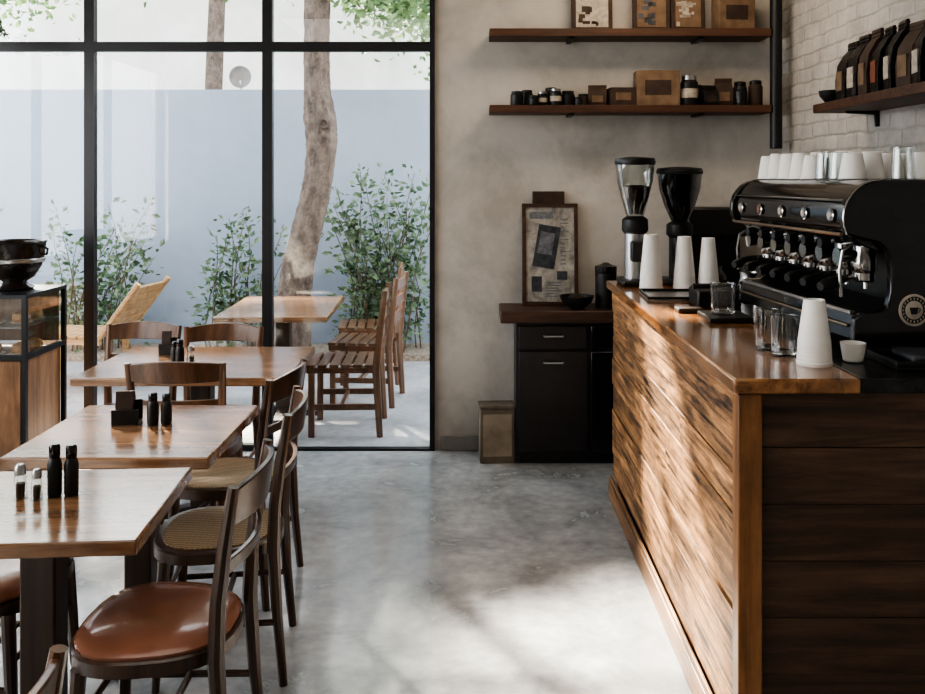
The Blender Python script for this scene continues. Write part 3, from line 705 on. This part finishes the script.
def bag(x, y, z, w_, d_, h, body, lab, name, label, cat, group, rz=0):
    t = thing(name, label, cat, (x, y, z), rz, group=group)
    b = B(); rings = []
    for zz, k, dd in ((0, .90, .85), (.012, .97, 1), (h*.35, 1, 1.04), (h*.62, .98, .88), (h*.80, .96, .42), (h*.88, .96, .10), (h*.90, .98, .14), (h*.93, .97, .08), (h*.95, .98, .13), (h, .97, .07)):
        rings.append([Vector((sx*w_/2*k, sy*d_/2*dd, zz)) for sx, sy in ((-1, -1), (-.3, -1.04), (.3, -1.04), (1, -1), (1, 1), (.3, 1.04), (-.3, 1.04), (-1, 1))])
    b.loft(rings).obj('body', body, t)
    b = B().box(-w_*.30, w_*.30, -d_/2*1.09-.001, -d_/2*.9, h*.18, h*.5); b.obj('label', lab, t)
    return t
def carton(x, y, z, w_, d_, h, mat, lab, label, rz=0, name='cardboard_box'):
    t = thing(name, label, 'box', (x, y, z), rz, group='boxes on the wall shelves')
    B().box(-w_/2, w_/2, -d_/2, d_/2, 0, h).obj('body', mat, t, bevel=.003)
    b = B(); b.box(-w_*.3, w_*.3, -d_/2-.002, -d_/2+.001, h*.3, h*.72); b.obj('label', lab, t)
    return t
def jar(x, y, z, r, h, mat, lidm, label):
    t = thing('jar', label, 'jar', (x, y, z), group='jars on the wall shelf')
    B().lathe([(r*.95, 0), (r, .005), (r, h*.75), (r*.8, h*.83)], seg=20).obj('body', mat, t)
    B().lathe([(r*.85, h*.83), (r*.85, h*.97), (r*.6, h)], seg=20).obj('lid', lidm, t)
    if lidm == 'steel': B().lathe([(r*1.01, h*.25), (r*1.01, h*.55)], seg=20, cap=False).obj('label', 'cream', t)
carton(1.52, 5.28, 2.49, .22, .12, .2, 'kraft', 'kraftd', 'kraft box with dark label on the upper shelf', rz=rad(6))
zs = 2.05
bk = 'plain dark squat jar on the lower shelf'; lb_ = 'dark squat jar with pale label on the lower shelf'
for x, y, r, h, l_ in [(.25, 5.24, .038, .085, 0), (.315, 5.33, .035, .10, 0), (.345, 5.23, .03, .06, 0), (.40, 5.26, .03, .085, 1), (.455, 5.33, .038, .115, 0), (.475, 5.23, .034, .10, 1), (.55, 5.27, .04, .09, 0), (.605, 5.22, .024, .05, 0)]:
    jar(x, y, zs, r, h, 'rubber', 'steel' if l_ else 'rubber', lb_ if l_ else bk)
jar(.645, 5.31, zs, .034, .075, 'kraftd', 'rubber', 'small brown jar on the lower shelf')
bag(.725, 5.29, zs, .11, .06, .125, 'kraftd', 'kraft', 'coffee_bag', 'small dark brown bag on the lower shelf', 'coffee bag', 'bags on the lower shelf', rz=rad(-8))
carton(.86, 5.27, zs, .15, .12, .105, 'kraftd', 'kraft', 'small dark box with tan label on the lower shelf', rz=rad(5))
carton(1.07, 5.28, zs, .25, .14, .205, 'kraft', 'kraftd', 'large brown kraft box on the lower shelf', rz=rad(-3))
jar(1.255, 5.25, zs, .05, .18, 'rubber', 'steel', 'tall dark jar with pale label on the lower shelf')
jar(1.325, 5.33, zs, .035, .13, 'rubber', 'rubber', 'black jar with black lid on the lower shelf')
bag(1.37, 5.25, zs, .09, .07, .12, 'bagblk', 'kraftd', 'coffee_bag', 'black foil coffee bag on the lower shelf', 'coffee bag', 'bags on the lower shelf', rz=rad(10))
bag(1.465, 5.29, zs, .10, .08, .165, 'kraftd', 'kraft', 'coffee_bag', 'dark brown coffee bag on the lower shelf', 'coffee bag', 'bags on the lower shelf', rz=rad(-6))
jar(1.55, 5.23, zs, .036, .11, 'bagblk', 'rubber', 'black jar with black lid on the lower shelf')
jar(1.575, 5.33, zs, .04, .15, 'bagblk', 'rubber', 'black jar with black lid on the lower shelf')
jar(1.645, 5.26, zs, .04, .15, 'kraftd', 'rubber', 'brown jar with black lid on the lower shelf')

SZ = 1.935
t = thing('wall_shelf', 'dark wooden shelf on white brick wall holding coffee bags', 'shelf', (0, 0, SZ))
B().box(1.60, 1.848, 2.9, 4.25, 0, .04).obj('board', 'shelf', t, bevel=.003)
for y in (3.1, 4.1):
    B().prism([(1.70, 0), (1.848, 0), (1.848, -.07), (1.835, -.07), (1.83, -.015), (1.70, -.01)], 'Y', y, y+.02).obj('bracket', 'black', t)
mats = [('bagblk', 'kraft'), ('bagblk', 'cream'), ('kraftd', 'kraft'), ('bagblk', 'redlab'), ('bagblk', 'cream'), ('kraftd', 'kraft'), ('bagblk', 'cream'), ('bagblk', 'cream'), ('kraft', 'cream')]
names = {'kraft': 'brown kraft', 'bagblk': 'black foil', 'kraftd': 'dark brown'}; ln = {'cream': 'cream', 'kraft': 'tan', 'redlab': 'russet', 'kraftd': 'dark'}
for i, (bm_, lm) in enumerate(mats):
    bag(1.72, 4.07-i*.118, SZ+.04, .095, .13, .275+random.uniform(-.015, .015), bm_, lm, 'coffee_bag', names[bm_]+' coffee bag with '+ln[lm]+' label on brick wall shelf', 'coffee bag', 'coffee bags on the brick wall shelf', rz=rad(-90+random.uniform(-8, 8)))
t = thing('scoop_bowl', 'small black bowl at the end of the coffee bag shelf', 'bowl', (1.665, 4.185, SZ+.04))
B().lathe([(.02, 0), (.03, .005), (.055, .035), (.06, .06), (.055, .06), (.04, .03), (0, .01)], seg=20).obj('body', 'rubber', t)

# ------------------------------------------------------------------ display case
t = thing('display_case', 'wooden display case with glass front near window', 'display case', (-2.33, 4.68, 0))
B().box(-.72, -.024, .024, .446, .06, .68).box(-.7, -.04, .04, .43, 0, .06).obj('body', 'casewood', t, bevel=.004)
b = B()
for x in (-.75, -.024):
    for y in (0, .446): b.box(x, x+.024, y, y+.024, 0, 1.0)
b.box(-.75, 0, 0, .47, 1.0, 1.02).box(-.726, -.024, 0, .024, .68, .71).box(-.024, 0, .024, .446, .68, .71)
b.obj('frame', 'black', t)
B().box(-.726, -.024, .008, .012, .71, 1.0).box(-.012, -.008, .024, .446, .71, 1.0).obj('glass', 'caseglass', t)
B().box(-.726, -.026, .03, .44, .84, .848).obj('shelf', 'steel', t)
B().box(-.726, -.03, .006, .022, .05, .675).obj('door', 'casewood', t, bevel=.003)
B().box(-.72, -.03, .42, .44, .71, 1.0).obj('back_panel', 'casewood', t)
for i, (x, y, z) in enumerate([(-2.435, 4.83, .682), (-2.58, 4.83, .682), (-2.73, 4.85, .682), (-2.435, 4.98, .682), (-2.435, 4.84, .849), (-2.58, 4.84, .849), (-2.435, 4.98, .849)]):
    p = thing('pastry_plate', 'small plate with baked pastry inside display case', 'plate', (x, y, z), group='pastries in the display case')
    B().lathe([(.04, 0), (.06, .01), (.055, .01), (.03, .004)], seg=20).obj('plate', 'white', p)
    B().lathe([(.035, .006), (.048, .025), (.04, .055), (.012, .068)], seg=14).obj('pastry', 'pastry', p)
t = thing('coffee_urn', 'dark glossy bowl-shaped urn standing on the display case', 'urn', (-2.51, 4.92, 1.02))
B().lathe([(.09, 0), (.10, .015), (.07, .03), (.06, .045), (.10, .07), (.135, .13), (.15, .19), (.158, .255), (.163, .262), (.158, .268), (.148, .26), (.14, .2), (.10, .11), (0, .085)], seg=36).obj('body', 'urn', t)
B().lathe([(.146, .15), (.152, .155), (.154, .17), (.150, .175)], seg=36, cap=False).obj('rim', 'steel', t)
B().lathe([(.14, .20), (.10, .225), (0, .235)], seg=28).obj('filling', 'beans', t)
for sx in (-1, 1): B().tube([(sx*.145, 0, .19), (sx*.175, 0, .195), (sx*.18, 0, .225), (sx*.156, 0, .235)], .007, 8).obj('handle', 'urn', t)
t = thing('hanging_fern', 'small dark fern hanging from the ceiling by the window', 'plant', (-2.80, 4.95, 2.45))
B().lathe([(.05, 0), (.08, .02), (.1, .14), (.09, .14), (.07, .1)], seg=20).obj('pot', 'rubber', t)
B().tube([(0, 0, .13), (0, 0, .745)], .004, 6).obj('cord', 'rubber', t)
b = B()
for i in range(26):
    a = random.uniform(0, 6.28); l_ = random.uniform(.14, .24); pts = [Vector((math.cos(a)*l_*u, math.sin(a)*l_*u, .13+.14*u-.30*u*u)) for u in (0, .25, .5, .75, 1)]
    b.tube(pts, .002, 4)
    for j in range(4):
        for k in range(3):
            p = pts[j].lerp(pts[j+1], k/3)
            for s_ in (-1, 1): b.leaf(p, (-math.sin(a)*s_, math.cos(a)*s_, -.2), .045)
o = b.obj('fronds', 'leaf', t, smooth=False, nonorm=True); o['kind'] = 'stuff'

# ------------------------------------------------------------------ lights / world / camera
w = bpy.data.worlds.new('sky'); S.world = w; w.use_nodes = True
N = w.node_tree.nodes; L = w.node_tree.links; bg = N['Background']
tc = N.new('ShaderNodeTexCoord'); sp = N.new('ShaderNodeSeparateXYZ'); L.new(tc.outputs['Generated'], sp.inputs[0])
r = ramp(N, [(0., (.78, .8, .82)), (.25, (1, 1, 1)), (1., (.75, .86, 1.))]); L.new(sp.outputs[2], r.inputs['Fac']); L.new(r.outputs[0], bg.inputs['Color'])
bg.inputs['Strength'].default_value = 5.2
sun = bpy.data.lights.new('sun', 'SUN'); sun.energy = 36; sun.angle = rad(2.6); sun.color = (1, .89, .74)
so = bpy.data.objects.new('sun', sun); COL.objects.link(so)
d = Vector((-.6, 1, .95)); so.rotation_euler = d.to_track_quat('Z', 'Y').to_euler(); so.location = (-4, 12, 8)
def area(name, loc, rot, sx, sy, e, c=(1, .95, .88)):
    a = bpy.data.lights.new(name, 'AREA'); a.shape = 'RECTANGLE'; a.size = sx; a.size_y = sy; a.energy = e; a.color = c
    o = bpy.data.objects.new(name, a); COL.objects.link(o); o.location = loc; o.rotation_euler = rot
area('ceiling_fill', (-.6, 1.2, 3.15), (0, 0, 0), 2.5, 2, 22)  # unseen fill panel added under the ceiling to brighten the room
area('bar_light', (.9, 4.4, 3.1), (rad(20), 0, 0), .8, .4, 11, (1, .8, .6))

cam = bpy.data.cameras.new('camera'); co = bpy.data.objects.new('camera', cam); COL.objects.link(co)
co.location = (0, 0, 1.63); co.rotation_euler = (rad(90), 0, 0)
cam.sensor_width = 36; cam.lens = 35.03; cam.shift_x = -.0124; cam.shift_y = -.1827; cam.clip_start = .05
S.camera = co
S.view_settings.view_transform = 'AgX'
try: S.view_settings.look = 'AgX - High Contrast'
except Exception: pass
S.view_settings.exposure = 0.25
